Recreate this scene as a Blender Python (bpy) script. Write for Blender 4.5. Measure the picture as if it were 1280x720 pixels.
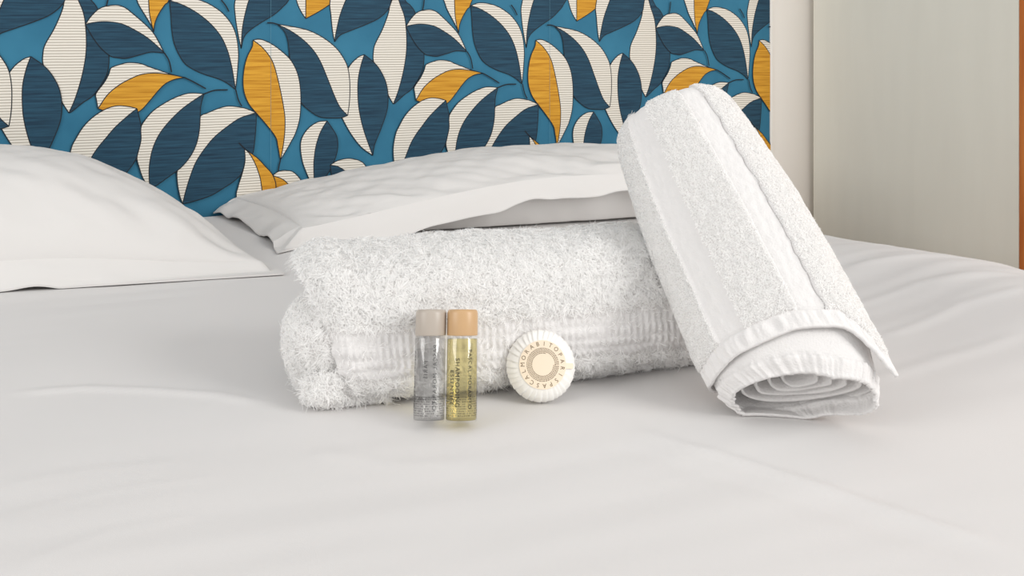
import bpy, math
import numpy as np
from mathutils import Vector, Matrix

for o in list(bpy.data.objects):
    bpy.data.objects.remove(o)
scene = bpy.context.scene
COL = scene.collection
F = 1200.0            # focal length in pixels of the 1280 wide frame
HC = 0.31             # camera height above the top of the bed (bed top is z = 0)
HY = 52.0             # image row of the horizon
FLOOR = -0.55

# ---------------------------------------------------------------- camera
cam_data = bpy.data.cameras.new('camera')
cam = bpy.data.objects.new('camera', cam_data)
COL.objects.link(cam)
cam.location = (0, 0, HC)
cam.rotation_euler = (math.pi / 2, 0, 0)
cam_data.sensor_width = 36.0
cam_data.lens = 36.0 * F / 1280.0
cam_data.shift_y = -(360.0 - HY) / 1280.0
cam_data.clip_start = 0.02
scene.camera = cam

# ---------------------------------------------------------------- world, lights, exposure
world = bpy.data.worlds.new('world')
scene.world = world
world.use_nodes = True
bg = world.node_tree.nodes['Background']
bg.inputs['Color'].default_value = (1.0, 0.99, 0.98, 1)
bg.inputs['Strength'].default_value = 0.73


def area(name, loc, target, size, size_y, power, color):
    d = bpy.data.lights.new(name, 'AREA')
    d.shape = 'RECTANGLE'
    d.size = size
    d.size_y = size_y
    d.energy = power
    d.color = color
    o = bpy.data.objects.new(name, d)
    COL.objects.link(o)
    o.location = loc
    o.rotation_euler = (Vector(target) - Vector(loc)).to_track_quat('-Z', 'Y').to_euler()
    return o


area('window_light', (2.3, -0.5, 1.35), (0.1, 1.0, 0.0), 1.1, 1.5, 49, (1.0, 0.985, 0.96))
area('left_fill_light', (-2.4, -0.6, 1.3), (0.6, 1.6, 0.0), 1.6, 1.5, 31, (1.0, 0.985, 0.96))  # added fill lamp, no known window; brightens the wardrobe side panel from the left
scene.view_settings.view_transform = 'Standard'
scene.view_settings.look = 'None'
scene.view_settings.gamma = 1.0
scene.view_settings.use_curve_mapping = False
scene.view_settings.exposure = 0.08
scene.cycles.diffuse_bounces = 8
scene.cycles.max_bounces = 16
scene.cycles.transmission_bounces = 16

# ---------------------------------------------------------------- helpers


def lin(r, g, b):
    return tuple(((c / 255) / 12.92 if c <= 10 else ((c / 255 + 0.055) / 1.055) ** 2.4) for c in (r, g, b)) + (1.0,)


def material(name, color, rough=0.6, bump=None, spec=0.3, vary=None, sheen=0.0):
    """bump=(noise scale, strength, distance) ; vary=(scale vector, amount)"""
    m = bpy.data.materials.new(name)
    m.use_nodes = True
    nt = m.node_tree
    b = nt.nodes['Principled BSDF']
    b.inputs['Base Color'].default_value = color
    b.inputs['Roughness'].default_value = rough
    b.inputs['Specular IOR Level'].default_value = spec
    if sheen:
        b.inputs['Sheen Weight'].default_value = sheen
    tc = nt.nodes.new('ShaderNodeTexCoord')
    if bump:
        n = nt.nodes.new('ShaderNodeTexNoise')
        n.inputs['Scale'].default_value = bump[0]
        n.inputs['Detail'].default_value = 4
        bp = nt.nodes.new('ShaderNodeBump')
        bp.inputs['Strength'].default_value = bump[1]
        bp.inputs['Distance'].default_value = bump[2]
        nt.links.new(tc.outputs['Object'], n.inputs['Vector'])
        nt.links.new(n.outputs['Fac'], bp.inputs['Height'])
        nt.links.new(bp.outputs['Normal'], b.inputs['Normal'])
    if vary:
        mp = nt.nodes.new('ShaderNodeMapping')
        mp.inputs['Scale'].default_value = vary[0]
        if len(vary) > 3:
            mp.inputs['Rotation'].default_value = vary[3]
        n2 = nt.nodes.new('ShaderNodeTexNoise')
        n2.inputs['Scale'].default_value = 1.0
        n2.inputs['Detail'].default_value = 5
        r = nt.nodes.new('ShaderNodeValToRGB')
        r.color_ramp.elements[0].position = 0.32
        r.color_ramp.elements[1].position = 0.68
        r.color_ramp.elements[0].color = vary[1]
        r.color_ramp.elements[1].color = vary[2]
        nt.links.new(tc.outputs['Object'], mp.inputs['Vector'])
        nt.links.new(mp.outputs['Vector'], n2.inputs['Vector'])
        nt.links.new(n2.outputs['Fac'], r.inputs['Fac'])
        nt.links.new(r.outputs['Color'], b.inputs['Base Color'])
    return m


def stripes_material(name, paper, ink, period, fill):
    m = material(name, paper, 0.75)
    nt = m.node_tree
    b = nt.nodes['Principled BSDF']
    tc = nt.nodes.new('ShaderNodeTexCoord')
    sx = nt.nodes.new('ShaderNodeSeparateXYZ')
    n = nt.nodes.new('ShaderNodeTexNoise')
    n.inputs['Scale'].default_value = 25
    ad = nt.nodes.new('ShaderNodeMath'); ad.operation = 'MULTIPLY_ADD'
    ad.inputs[1].default_value = 0.0012
    dv = nt.nodes.new('ShaderNodeMath'); dv.operation = 'DIVIDE'; dv.inputs[1].default_value = period
    fr = nt.nodes.new('ShaderNodeMath'); fr.operation = 'FRACT'
    rp = nt.nodes.new('ShaderNodeValToRGB')
    e = rp.color_ramp.elements
    e[0].position = 0.0; e[0].color = ink
    e[1].position = fill; e[1].color = ink
    a = e.new(fill + 0.08); a.color = paper
    c = e.new(0.93); c.color = paper
    d = e.new(1.0); d.color = ink
    nt.links.new(tc.outputs['Object'], sx.inputs[0])
    nt.links.new(tc.outputs['Object'], n.inputs['Vector'])
    nt.links.new(n.outputs['Fac'], ad.inputs[0])
    nt.links.new(sx.outputs['Z'], ad.inputs[2])
    nt.links.new(ad.outputs[0], dv.inputs[0])
    nt.links.new(dv.outputs[0], fr.inputs[0])
    nt.links.new(fr.outputs[0], rp.inputs['Fac'])
    nt.links.new(rp.outputs['Color'], b.inputs['Base Color'])
    return m


def glass(name, color, ior):
    m = bpy.data.materials.new(name)
    m.use_nodes = True
    b = m.node_tree.nodes['Principled BSDF']
    b.inputs['Base Color'].default_value = color
    b.inputs['Roughness'].default_value = 0.0
    b.inputs['IOR'].default_value = ior
    b.inputs['Transmission Weight'].default_value = 1.0
    return m


def thin_plastic(name, color, ior, refr):
    """thin clear wall: straight-through tinted light, Fresnel reflection, a share of true refraction"""
    m = bpy.data.materials.new(name)
    m.use_nodes = True
    nt = m.node_tree
    nt.nodes.remove(nt.nodes['Principled BSDF'])
    t = nt.nodes.new('ShaderNodeBsdfTransparent'); t.inputs['Color'].default_value = color
    r = nt.nodes.new('ShaderNodeBsdfGlass'); r.inputs['Color'].default_value = color
    r.inputs['IOR'].default_value = ior; r.inputs['Roughness'].default_value = 0.0
    g = nt.nodes.new('ShaderNodeBsdfGlossy'); g.inputs['Roughness'].default_value = 0.04
    f = nt.nodes.new('ShaderNodeFresnel'); f.inputs['IOR'].default_value = ior
    a = nt.nodes.new('ShaderNodeMixShader'); a.inputs[0].default_value = refr
    b = nt.nodes.new('ShaderNodeMixShader')
    nt.links.new(t.outputs[0], a.inputs[1]); nt.links.new(r.outputs[0], a.inputs[2])
    geo = nt.nodes.new('ShaderNodeNewGeometry')
    iv = nt.nodes.new('ShaderNodeMath'); iv.operation = 'SUBTRACT'; iv.inputs[0].default_value = 1.0
    ml = nt.nodes.new('ShaderNodeMath'); ml.operation = 'MULTIPLY'
    nt.links.new(geo.outputs['Backfacing'], iv.inputs[1])
    nt.links.new(f.outputs[0], ml.inputs[0]); nt.links.new(iv.outputs[0], ml.inputs[1])
    nt.links.new(ml.outputs[0], b.inputs[0]); nt.links.new(a.outputs[0], b.inputs[1]); nt.links.new(g.outputs[0], b.inputs[2])
    nt.links.new(b.outputs[0], nt.nodes['Material Output'].inputs['Surface'])
    return m


def mk(name, V, Fc, mat, parent=None, smooth=True, mats=None, mi=None):
    V = np.asarray(V, dtype=float).reshape(-1, 3)
    base = np.zeros(3)
    if parent is not None:
        base = np.array(parent['base'])
    me = bpy.data.meshes.new(name)
    Vl = V - base
    if isinstance(Fc, np.ndarray):
        k = Fc.shape[1]
        me.vertices.add(len(Vl)); me.vertices.foreach_set('co', Vl.astype(np.float32).ravel())
        me.loops.add(Fc.size); me.loops.foreach_set('vertex_index', Fc.astype(np.int32).ravel())
        me.polygons.add(len(Fc))
        me.polygons.foreach_set('loop_start', (np.arange(len(Fc)) * k).astype(np.int32))
        me.update(calc_edges=True)
    else:
        me.from_pydata([tuple(p) for p in Vl], [], [tuple(int(i) for i in f) for f in Fc])
    for m in (mats or [mat]):
        me.materials.append(m)
    if mi is not None:
        me.polygons.foreach_set('material_index', np.asarray(mi, dtype=np.int32))
    me.polygons.foreach_set('use_smooth', np.full(len(me.polygons), smooth))
    me.update()
    o = bpy.data.objects.new(name, me)
    COL.objects.link(o)
    if parent is not None:
        o.parent = parent
        o['base'] = [float(x) for x in base]
    else:
        o['base'] = [0.0, 0.0, 0.0]
    return o


def thing(name, label, cat, loc, group=None):
    o = bpy.data.objects.new(name, None)
    COL.objects.link(o)
    o.location = loc
    o.empty_display_size = 0.05
    o['base'] = [float(x) for x in loc]
    o['label'] = label
    o['category'] = cat
    if group:
        o['group'] = group
    return o


def gfaces(ni, nj, wrap_j=False, flip=False):
    i = np.arange(ni - 1)[:, None]
    j = np.arange(nj if wrap_j else nj - 1)[None, :]
    j2 = (j + 1) % nj
    a = i * nj + j; b = i * nj + j2; c = (i + 1) * nj + j2; d = (i + 1) * nj + j
    Q = np.stack([a, b, c, d], -1).reshape(-1, 4)
    return Q[:, ::-1].copy() if flip else Q


class MB:
    def __init__(s):
        s.v = []; s.f = []; s.m = []

    def add(s, V, Fc, mi=0):
        o = len(s.v)
        s.v += [tuple(map(float, p)) for p in V]
        s.f += [tuple(int(i) + o for i in f) for f in Fc]
        s.m += [mi] * len(Fc)

    def grid(s, P, wrap_j=False, flip=False, mi=0):
        ni, nj = P.shape[:2]
        s.add(P.reshape(-1, 3), gfaces(ni, nj, wrap_j, flip), mi)

    def obox(s, o, ax, ay, az, mi=0):
        o, ax, ay, az = map(np.asarray, (o, ax, ay, az))
        V = [o + i * ax + j * ay + k * az for k in (0, 1) for j in (0, 1) for i in (0, 1)]
        s.add(V, [(0, 2, 3, 1), (4, 5, 7, 6), (0, 1, 5, 4), (2, 6, 7, 3), (0, 4, 6, 2), (1, 3, 7, 5)], mi)

    def build(s, name, mat, parent=None, smooth=False, mats=None):
        return mk(name, s.v, s.f, mat, parent, smooth, mats, s.m if mats else None)


def bevel(o, w, n=3):
    m = o.modifiers.new('bevel', 'BEVEL')
    m.width = w; m.segments = n; m.limit_method = 'ANGLE'
    return o


def hash2(ix, iy, seed):
    h = (ix.astype(np.int64) * 374761393 + iy.astype(np.int64) * 668265263 + seed * 1442695041) & 0xffffffff
    h = ((h ^ (h >> 13)) * 1274126177) & 0xffffffff
    return ((h ^ (h >> 16)) & 0xffff) / 65535.0


def noise(x, y, seed=0, octaves=1):
    x = np.asarray(x, float); y = np.asarray(y, float)
    tot = np.zeros(np.broadcast(x, y).shape); amp = 1.0; s = 0
    for k in range(octaves):
        ix = np.floor(x); iy = np.floor(y); fx = x - ix; fy = y - iy
        g = 0
        def gr(a, b):
            ang = hash2(ix + a, iy + b, seed + k * 17) * 2 * math.pi
            return np.cos(ang) * (fx - a) + np.sin(ang) * (fy - b)
        ux = fx ** 3 * (fx * (fx * 6 - 15) + 10); uy = fy ** 3 * (fy * (fy * 6 - 15) + 10)
        n = (gr(0, 0) * (1 - ux) + gr(1, 0) * ux) * (1 - uy) + (gr(0, 1) * (1 - ux) + gr(1, 1) * ux) * uy
        tot = tot + n * amp * 1.5
        s += amp; amp *= 0.5; x = x * 2.03 + 5.1; y = y * 2.03 + 1.7
    return tot / s


def sstep(a, b, x):
    t = np.clip((x - a) / (b - a), 0, 1)
    return t * t * (3 - 2 * t)


def normals(P, wrap_j=False):
    di = np.gradient(P, axis=0)
    if wrap_j:
        dj = (np.roll(P, -1, 1) - np.roll(P, 1, 1)) / 2
    else:
        dj = np.gradient(P, axis=1)
    n = np.cross(di, dj)
    return n / (np.linalg.norm(n, axis=-1, keepdims=True) + 1e-12)


def pile(name, P, mat, parent, count, length, width, weight=None, seed=1, wrap_j=False, flip=1, lean=0.7, curl=0.5, dirn=None, tuft=1.0):
    """terry loops / fibres standing on the parametric surface P[ni,nj,3]"""
    rng = np.random.default_rng(seed)
    ni, nj = P.shape[:2]
    N = normals(P, wrap_j) * flip
    Pj = np.concatenate([P, P[:, :1]], 1) if wrap_j else P
    Nj = np.concatenate([N, N[:, :1]], 1) if wrap_j else N
    A = np.linalg.norm(np.cross(Pj[1:, :-1] - Pj[:-1, :-1], Pj[:-1, 1:] - Pj[:-1, :-1]), axis=-1)
    if weight is not None:
        w = np.concatenate([weight, weight[:, :1]], 1) if wrap_j else weight
        A = A * w[:-1, :-1]
    A = A.ravel()
    nc = Pj.shape[1] - 1
    idx = rng.choice(len(A), size=count, p=A / A.sum())
    i = idx // nc; j = idx % nc
    a = rng.random(count)[:, None]; b = rng.random(count)[:, None]
    def bl(Q):
        return (Q[i, j] * (1 - a) + Q[i + 1, j] * a) * (1 - b) + (Q[i, j + 1] * (1 - a) + Q[i + 1, j + 1] * a) * b
    p = bl(Pj); n = bl(Nj)
    n /= np.linalg.norm(n, axis=1, keepdims=True) + 1e-9
    r = rng.normal(size=(count, 3))
    # neighbouring fibres lean together in tufts
    tx = p[:, 0] * 160 + p[:, 2] * 60; ty = p[:, 1] * 160 + p[:, 2] * 110
    cl = np.stack([noise(tx, ty, 5), noise(tx, ty, 6), noise(tx, ty, 7)], 1) * 2.2 * tuft
    t = r * 0.55 + cl
    if dirn is not None:
        t = t + np.asarray(dirn)
    t -= (t * n).sum(1, keepdims=True) * n
    L = length * (0.55 + 0.75 * rng.random(count))[:, None]
    mid = p + n * L * 0.6 + t * L * lean * 0.35
    tip = mid + n * L * 0.35 * (1 - curl) + t * L * lean * 0.8 - n * L * 0.25 * curl
    side = np.cross(tip - p, n + 0.25 * rng.normal(size=(count, 3)))
    side /= np.linalg.norm(side, axis=1, keepdims=True) + 1e-9
    w_ = width * (0.7 + 0.6 * rng.random(count))[:, None] / 2
    V = np.stack([p - n * 0.0005 - side * w_, p - n * 0.0005 + side * w_, mid + side * w_, mid - side * w_,
                  tip + side * w_ * 0.5, tip - side * w_ * 0.5], 1)
    b6 = np.arange(count)[:, None] * 6
    Fq = np.concatenate([b6 + np.array([0, 1, 2, 3]), b6 + np.array([3, 2, 4, 5])], 0)
    o = mk(name, V.reshape(-1, 3), Fq, mat, parent, True)
    o['kind'] = 'stuff'
    return o


def crom(pts, n=8):
    """open Catmull-Rom through pts"""
    P = [np.array(p, float) for p in pts]
    if len(P) == 2:
        return [P[0] + (P[1] - P[0]) * k / n for k in range(n)] + [P[1]]
    P = [2 * P[0] - P[1]] + P + [2 * P[-1] - P[-2]]
    out = []
    for i in range(1, len(P) - 2):
        a, b, c, d = P[i - 1:i + 3]
        for k in range(n):
            t = k / n
            out.append(0.5 * (2 * b + (c - a) * t + (2 * a - 5 * b + 4 * c - d) * t * t + (3 * b - a - 3 * c + d) * t ** 3))
    out.append(P[-2])
    return out


def text_mesh(txt, size, space=1.0):
    c = bpy.data.curves.new('txt', 'FONT')
    c.body = txt
    c.size = size
    c.space_character = space
    c.resolution_u = 3
    c.align_x = 'CENTER'; c.align_y = 'CENTER'
    o = bpy.data.objects.new('txt', c)
    COL.objects.link(o)
    me = bpy.data.meshes.new_from_object(o)
    V = np.array([v.co[:] for v in me.vertices]).reshape(-1, 3)
    Fc = [tuple(p.vertices) for p in me.polygons]
    bpy.data.objects.remove(o)
    bpy.data.curves.remove(c)
    bpy.data.meshes.remove(me)
    return V, Fc


# ---------------------------------------------------------------- materials
M_paint = material('white_wall_paint', lin(240, 236, 230), 0.8, (60, 0.15, 0.001))
M_trim = material('white_trim_paint', lin(238, 235, 230), 0.45)
M_floor = material('oak_floor', lin(150, 112, 78), 0.5, (30, 0.2, 0.001), vary=((3, 30, 3), lin(128, 92, 62), lin(170, 130, 92)))
M_panel = material('grey_beige_panel', lin(190, 187, 176), 0.55, (250, 0.12, 0.0006), vary=((30, 30, 4), lin(230, 228, 217), lin(233, 231, 220)))
M_orange = material('orange_wood', lin(196, 112, 52), 0.4, vary=((60, 60, 4), lin(178, 92, 40), lin(208, 128, 64)))
M_steel = material('brushed_steel', lin(170, 170, 168), 0.3)
M_bedwood = material('bed_frame_wood', lin(120, 90, 66), 0.5)
M_matt = material('mattress_ticking', lin(225, 222, 216), 0.9)
M_sheet = material('white_cotton_sheet', lin(212, 210, 209), 0.85, (900, 0.25, 0.0004), 0.15)
M_case = material('white_cotton_pillowcase', lin(213, 211, 209), 0.85, (900, 0.25, 0.0004), 0.15)
M_terry = material('white_terry', (0.99, 0.987, 0.982, 1), 0.95, None, 0.1)
_nt = M_terry.node_tree
_df = _nt.nodes.new('ShaderNodeBsdfDiffuse'); _df.inputs['Color'].default_value = (0.99, 0.987, 0.982, 1)
_tr = _nt.nodes.new('ShaderNodeBsdfTranslucent'); _tr.inputs['Color'].default_value = (0.99, 0.987, 0.982, 1)
_mx = _nt.nodes.new('ShaderNodeMixShader'); _mx.inputs[0].default_value = 0.5
_nt.links.new(_df.outputs[0], _mx.inputs[1]); _nt.links.new(_tr.outputs[0], _mx.inputs[2])
_nt.links.new(_mx.outputs[0], _nt.nodes['Material Output'].inputs['Surface'])
M_flat = material('white_flatweave', lin(226, 224, 223), 0.9, (600, 0.7, 0.0010), 0.1)
M_teal = material('teal_paper', lin(46, 112, 142), 0.7, vary=((9, 9, 9), lin(40, 104, 134), lin(52, 120, 150)))
M_navy = material('navy_paper', lin(30, 68, 92), 0.7, vary=((14, 14, 330), lin(20, 49, 69), lin(38, 78, 100)))
M_gold = material('ochre_paper', lin(204, 148, 42), 0.7, vary=((12, 12, 330), lin(176, 118, 22), lin(220, 164, 54)))
M_ink = material('dark_outline_ink', lin(26, 34, 42), 0.7)
M_stripe = stripes_material('striped_cream_paper', lin(226, 221, 211), lin(152, 144, 130), 0.00475, 0.16)
M_seam = material('paper_seam', lin(92, 140, 160), 0.7)
M_capgrey = material('taupe_plastic', lin(178, 168, 157), 0.35, spec=0.5)
M_captan = material('tan_plastic', lin(196, 160, 118), 0.35, spec=0.5)
M_clear = thin_plastic('clear_plastic', (1.0, 1.0, 1.0, 1), 1.8, 0.0)
M_gel = thin_plastic('clear_gel', (0.99, 0.99, 0.985, 1), 1.2, 0.10)
M_amber = thin_plastic('amber_shampoo', (0.97, 0.91, 0.62, 1), 1.2, 0.18)
M_print = material('black_print', lin(30, 29, 27), 0.6)
M_paper = material('pleated_tissue_paper', lin(240, 238, 234), 0.55, (300, 0.2, 0.0005), 0.3)
M_label = material('cream_sticker', lin(240, 224, 202), 0.5)
M_brown = material('brown_print', lin(112, 92, 66), 0.6)

# ---------------------------------------------------------------- wall geometry: s along wall (to the right), d off the wall towards the camera
Z0 = 1.75
AX, BX, CX = -324.0, 356.8, 0.1326
WREP = Z0 * math.hypot(BX / F - 0 * CX, CX)
O2 = np.array([AX * Z0 / F, Z0])
E2 = np.array([BX * Z0 / F, CX * Z0]); E2 = E2 / np.linalg.norm(E2)
N2 = np.array([E2[1], -E2[0]])


def wp(s, d, z):
    q = O2 + E2 * s + N2 * d
    return np.array([q[0], q[1], z])


def px_wall(x, y):
    """photo pixel -> (s, z) on the papered wall"""
    u = x - 640.0
    n = (u - AX) / (BX - CX * u)
    Y = Z0 * (1 + CX * n)
    return n * WREP, HC - (y - HY) * Y / F


def px_bed(x, y, z=0.0):
    Y = (HC - z) * F / (y - HY)
    return np.array([(x - 640.0) * Y / F, Y, z])


SL, SR = -2.3, 2.1
S_END = 2.0555 * WREP

mb = MB()
fp = [wp(SL, 0, FLOOR)[:2], wp(SR, 0, FLOOR)[:2], wp(SR, 3.6, FLOOR)[:2], wp(SL, 3.6, FLOOR)[:2]]
mb.add([(p[0], p[1], FLOOR - 0.05) for p in fp] + [(p[0], p[1], FLOOR) for p in fp],
       [(3, 2, 1, 0), (4, 5, 6, 7), (0, 1, 5, 4), (1, 2, 6, 5), (2, 3, 7, 6), (3, 0, 4, 7)])
floor = mb.build('floor', M_floor); floor['kind'] = 'structure'


def wbox(s0, s1, d0, d1, z0, z1):
    """oriented box in wall coordinates"""
    b = MB()
    o = wp(s0, d0, z0)
    ex = np.array([E2[0], E2[1], 0]) * (s1 - s0)
    ey = np.array([N2[0], N2[1], 0]) * (d1 - d0)
    b.obox(o, ex, ey, (0, 0, z1 - z0))
    b.f = [f[::-1] for f in b.f]
    return b


wall = wbox(SL, SR, -0.12, 0.0, FLOOR, 2.0).build('wall_back', M_paint); wall['kind'] = 'structure'
wr = wbox(SR, SR + 0.12, -0.12, 2.2, FLOOR, 2.0).build('wall_right', M_paint); wr['kind'] = 'structure'
tb = bevel(wbox(S_END, S_END + 0.007, 0.0, 0.004, FLOOR + 0.08, 2.0).build('trim_1', M_trim), 0.001); tb['kind'] = 'structure'
bb = bevel(wbox(S_END, SR, 0.0, 0.012, FLOOR, FLOOR + 0.08).build('baseboard_back', M_trim), 0.002); bb['kind'] = 'structure'

# ---------------------------------------------------------------- wallpaper print
T = {'A': (0, 0, 5.144), 'B': (140, 0, 5.144), 'C': (0, 120, 5.144), 'D': (140, 120, 5.144), 'E': (280, 0, 5.144),
     'F': (280, 100, 5.144), 'G': (400, 0, 5.144), 'H': (540, 0, 5.144), 'R': (290, 0, 2.6667)}


def cv(t, *pts):
    ox, oy, k = T[t]
    return [(ox + p[0] / k, oy + p[1] / k) for p in pts]


W_, N_, Y_, K_ = 1, 2, 3, 4   # striped, navy, ochre, ink


def leaf(kinds, a, mid, b):
    """two halves sharing the curve mid; a and b run from the first tip to the last tip"""
    return [(kinds[0], a, mid), (kinds[1], mid, b)]


LEAVES = []
LEAVES += leaf((W_, Y_), cv('E', (470, -250), (440, -120), (465, 0), (490, 65), (525, 120)), cv('E', (470, -250), (520, -120), (525, 0), (525, 60), (525, 120)),
               cv('E', (470, -250), (660, -160), (705, 0), (670, 35), (600, 80), (525, 120)))
LEAVES += leaf((W_, N_), cv('E', (330, -280), (130, -140), (72, 0), (72, 100), (90, 220), (110, 312)), cv('E', (330, -280), (210, -120), (160, 0), (135, 90), (118, 180), (112, 260), (110, 312)),
               cv('E', (330, -280), (470, -120), (415, 0), (380, 42), (320, 95), (230, 150), (160, 200), (125, 245), (110, 312)))
LEAVES += leaf((W_, N_), cv('G', (560, -250), (470, -130), (450, 0), (440, 80), (400, 190), (355, 280), (343, 330), (345, 400), (390, 480), (430, 590), (445, 625), (470, 668)),
               cv('G', (560, -250), (470, -150), (505, 0), (540, 100), (552, 180), (556, 280), (550, 370), (530, 480), (500, 590), (470, 668)),
               cv('G', (560, -250), (500, -120), (545, 0), (580, 35), (612, 85), (650, 200), (667, 340), (662, 430), (640, 490), (590, 570), (540, 610), (485, 660), (470, 668)))
LEAVES += leaf((W_, N_), cv('G', (330, -270), (120, -140), (65, 0), (70, 100), (80, 200), (93, 268)), cv('G', (330, -270), (220, -120), (165, 0), (130, 90), (110, 170), (98, 230), (93, 268)),
               cv('G', (330, -270), (460, -140), (455, 0), (438, 58), (380, 115), (300, 155), (200, 195), (130, 225), (93, 268)))
LEAVES += leaf((W_, Y_), cv('B', (210, -260), (120, -140), (160, 0), (180, 45), (220, 110), (255, 170), (268, 205)), cv('B', (210, -260), (230, -120), (235, 0), (240, 80), (252, 145), (268, 205)),
               cv('B', (210, -260), (400, -150), (365, 0), (340, 30), (300, 90), (275, 150), (268, 205)))
LEAVES += leaf((W_, N_), cv('B', (370, 5), (430, -14), (500, -12), (575, 5), (640, 35), (710, 85), (770, 160), (800, 240), (812, 340), (808, 430), (800, 520), (793, 575)),
               cv('B', (370, 5), (430, 22), (500, 55), (570, 100), (640, 160), (700, 235), (740, 320), (765, 410), (780, 490), (793, 575)),
               cv('B', (370, 5), (378, 100), (385, 200), (400, 280), (430, 350), (470, 410), (530, 450), (600, 480), (680, 505), (740, 535), (793, 575)))
LEAVES += leaf((W_, N_), cv('A', (548, 158), (590, 100), (650, 50), (740, 33), (800, 48), (850, 85), (920, 145), (980, 205), (1020, 270), (1055, 340)),
               cv('A', (548, 158), (600, 145), (680, 139), (780, 153), (870, 195), (950, 245), (1020, 305), (1055, 340)),
               cv('A', (548, 158), (600, 245), (650, 310), (710, 360), (760, 371), (810, 375), (890, 355), (970, 335), (1055, 340)))
LEAVES += leaf((W_, N_), cv('R', (440, 182), (418, 192), (388, 225), (355, 300), (352, 350), (365, 390), (395, 445), (430, 490), (468, 518)),
               cv('R', (440, 182), (428, 220), (419, 270), (419, 330), (425, 380), (440, 440), (468, 518)),
               cv('R', (440, 182), (472, 208), (494, 236), (512, 275), (519, 320), (515, 370), (495, 430), (475, 480), (468, 518)))
LEAVES += leaf((W_, N_), cv('E', (340, 156), (430, 170), (540, 195), (640, 245), (720, 310), (770, 380), (795, 440), (806, 520), (807, 600), (803, 670), (793, 742)),
               cv('E', (340, 156), (420, 195), (500, 250), (570, 320), (620, 400), (670, 520), (710, 620), (745, 690), (793, 742)),
               cv('E', (340, 156), (385, 200), (408, 260), (420, 360), (440, 520), (493, 655), (560, 720), (620, 752), (700, 758), (750, 756), (793, 742)))
LEAVES += leaf((W_, Y_), cv('E', (185, 258), (230, 252), (300, 280), (370, 330), (430, 390), (470, 470), (488, 560), (492, 660), (485, 760), (460, 850), (430, 910), (390, 980), (360, 1028)),
               cv('E', (185, 258), (240, 300), (290, 360), (320, 420), (345, 510), (365, 600), (380, 680), (390, 760), (388, 860), (375, 960), (360, 1028)),
               cv('E', (185, 258), (180, 300), (150, 360), (130, 430), (121, 520), (130, 600), (160, 670), (205, 725), (270, 800), (330, 880), (345, 940), (360, 1028)))
LEAVES += leaf((W_, N_), cv('F', (660, 262), (600, 270), (540, 310), (500, 370), (490, 430), (500, 510), (520, 575), (580, 720)), cv('F', (660, 262), (620, 330), (590, 420), (578, 500), (575, 565), (580, 720)),
               cv('F', (660, 262), (700, 320), (725, 370), (728, 440), (710, 510), (660, 610), (580, 720)))
LEAVES += leaf((W_, N_), cv('F', (680, 545), (740, 513), (823, 505), (900, 540), (930, 640), (900, 780)), cv('F', (680, 545), (740, 560), (810, 620), (900, 780)), cv('F', (680, 545), (700, 640), (780, 740), (900, 780)))
LEAVES += leaf((W_, Y_), cv('F', (310, 612), (350, 586), (400, 580), (450, 595), (500, 660), (520, 780)), cv('F', (310, 612), (380, 640), (440, 700), (520, 780)), cv('F', (310, 612), (340, 700), (420, 770), (520, 780)))
# the ochre horizontal leaf and the row of leaning leaves
LEAVES += leaf((W_, Y_), cv('A', (630, 697), (620, 640), (618, 600), (670, 530), (700, 475), (715, 436), (770, 415), (823, 403), (900, 408), (960, 430), (1020, 450), (1090, 474), (1187, 498)),
               cv('A', (630, 697), (690, 610), (760, 550), (830, 510), (910, 478), (1000, 470), (1100, 480), (1187, 498)),
               cv('A', (630, 697), (700, 720), (823, 740), (900, 712), (960, 650), (1010, 590), (1060, 540), (1120, 510), (1187, 498)))
LEAVES += leaf((W_, N_), cv('C', (880, 80), (830, 68), (760, 62), (700, 75), (640, 105), (580, 150), (530, 205), (490, 270), (460, 330), (440, 440), (450, 560), (470, 650)),
               cv('C', (880, 80), (823, 125), (740, 200), (680, 270), (630, 330), (585, 400), (540, 500), (470, 650)),
               cv('C', (880, 80), (900, 160), (909, 220), (905, 290), (880, 390), (830, 470), (760, 540), (640, 620), (470, 650)))
LEAVES += leaf((W_, N_), cv('D', (925, 107), (860, 80), (800, 68), (740, 65), (680, 80), (620, 105), (565, 132), (560, 200), (500, 300), (440, 420), (418, 480), (420, 560), (435, 640), (453, 692)),
               cv('D', (925, 107), (823, 140), (740, 195), (660, 260), (600, 330), (540, 420), (500, 520), (470, 620), (453, 692)),
               cv('D', (925, 107), (923, 200), (905, 362), (875, 350), (858, 360), (852, 417), (830, 497), (780, 547), (720, 587), (640, 635), (540, 670), (453, 692)))
LEAVES += leaf((W_, N_), cv('D', (590, -15), (500, -19), (420, 3), (340, 43), (260, 98), (200, 170), (185, 210), (186, 280), (170, 350), (160, 400), (175, 460), (200, 530), (245, 600)),
               cv('D', (590, -15), (520, 30), (440, 90), (360, 170), (300, 250), (260, 340), (240, 440), (238, 530), (245, 600)),
               cv('D', (590, -15), (570, 60), (565, 140), (560, 220), (540, 310), (500, 390), (440, 460), (360, 520), (290, 570), (245, 600)))
LEAVES += leaf((W_, Y_), cv('F', (130, 440), (133, 520), (115, 600), (90, 680), (80, 760), (150, 900)), cv('F', (130, 440), (160, 470), (190, 520), (215, 580), (235, 655), (235, 760), (150, 900)),
               cv('F', (130, 440), (210, 498), (260, 550), (312, 612), (330, 700), (280, 820), (150, 900)))
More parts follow.
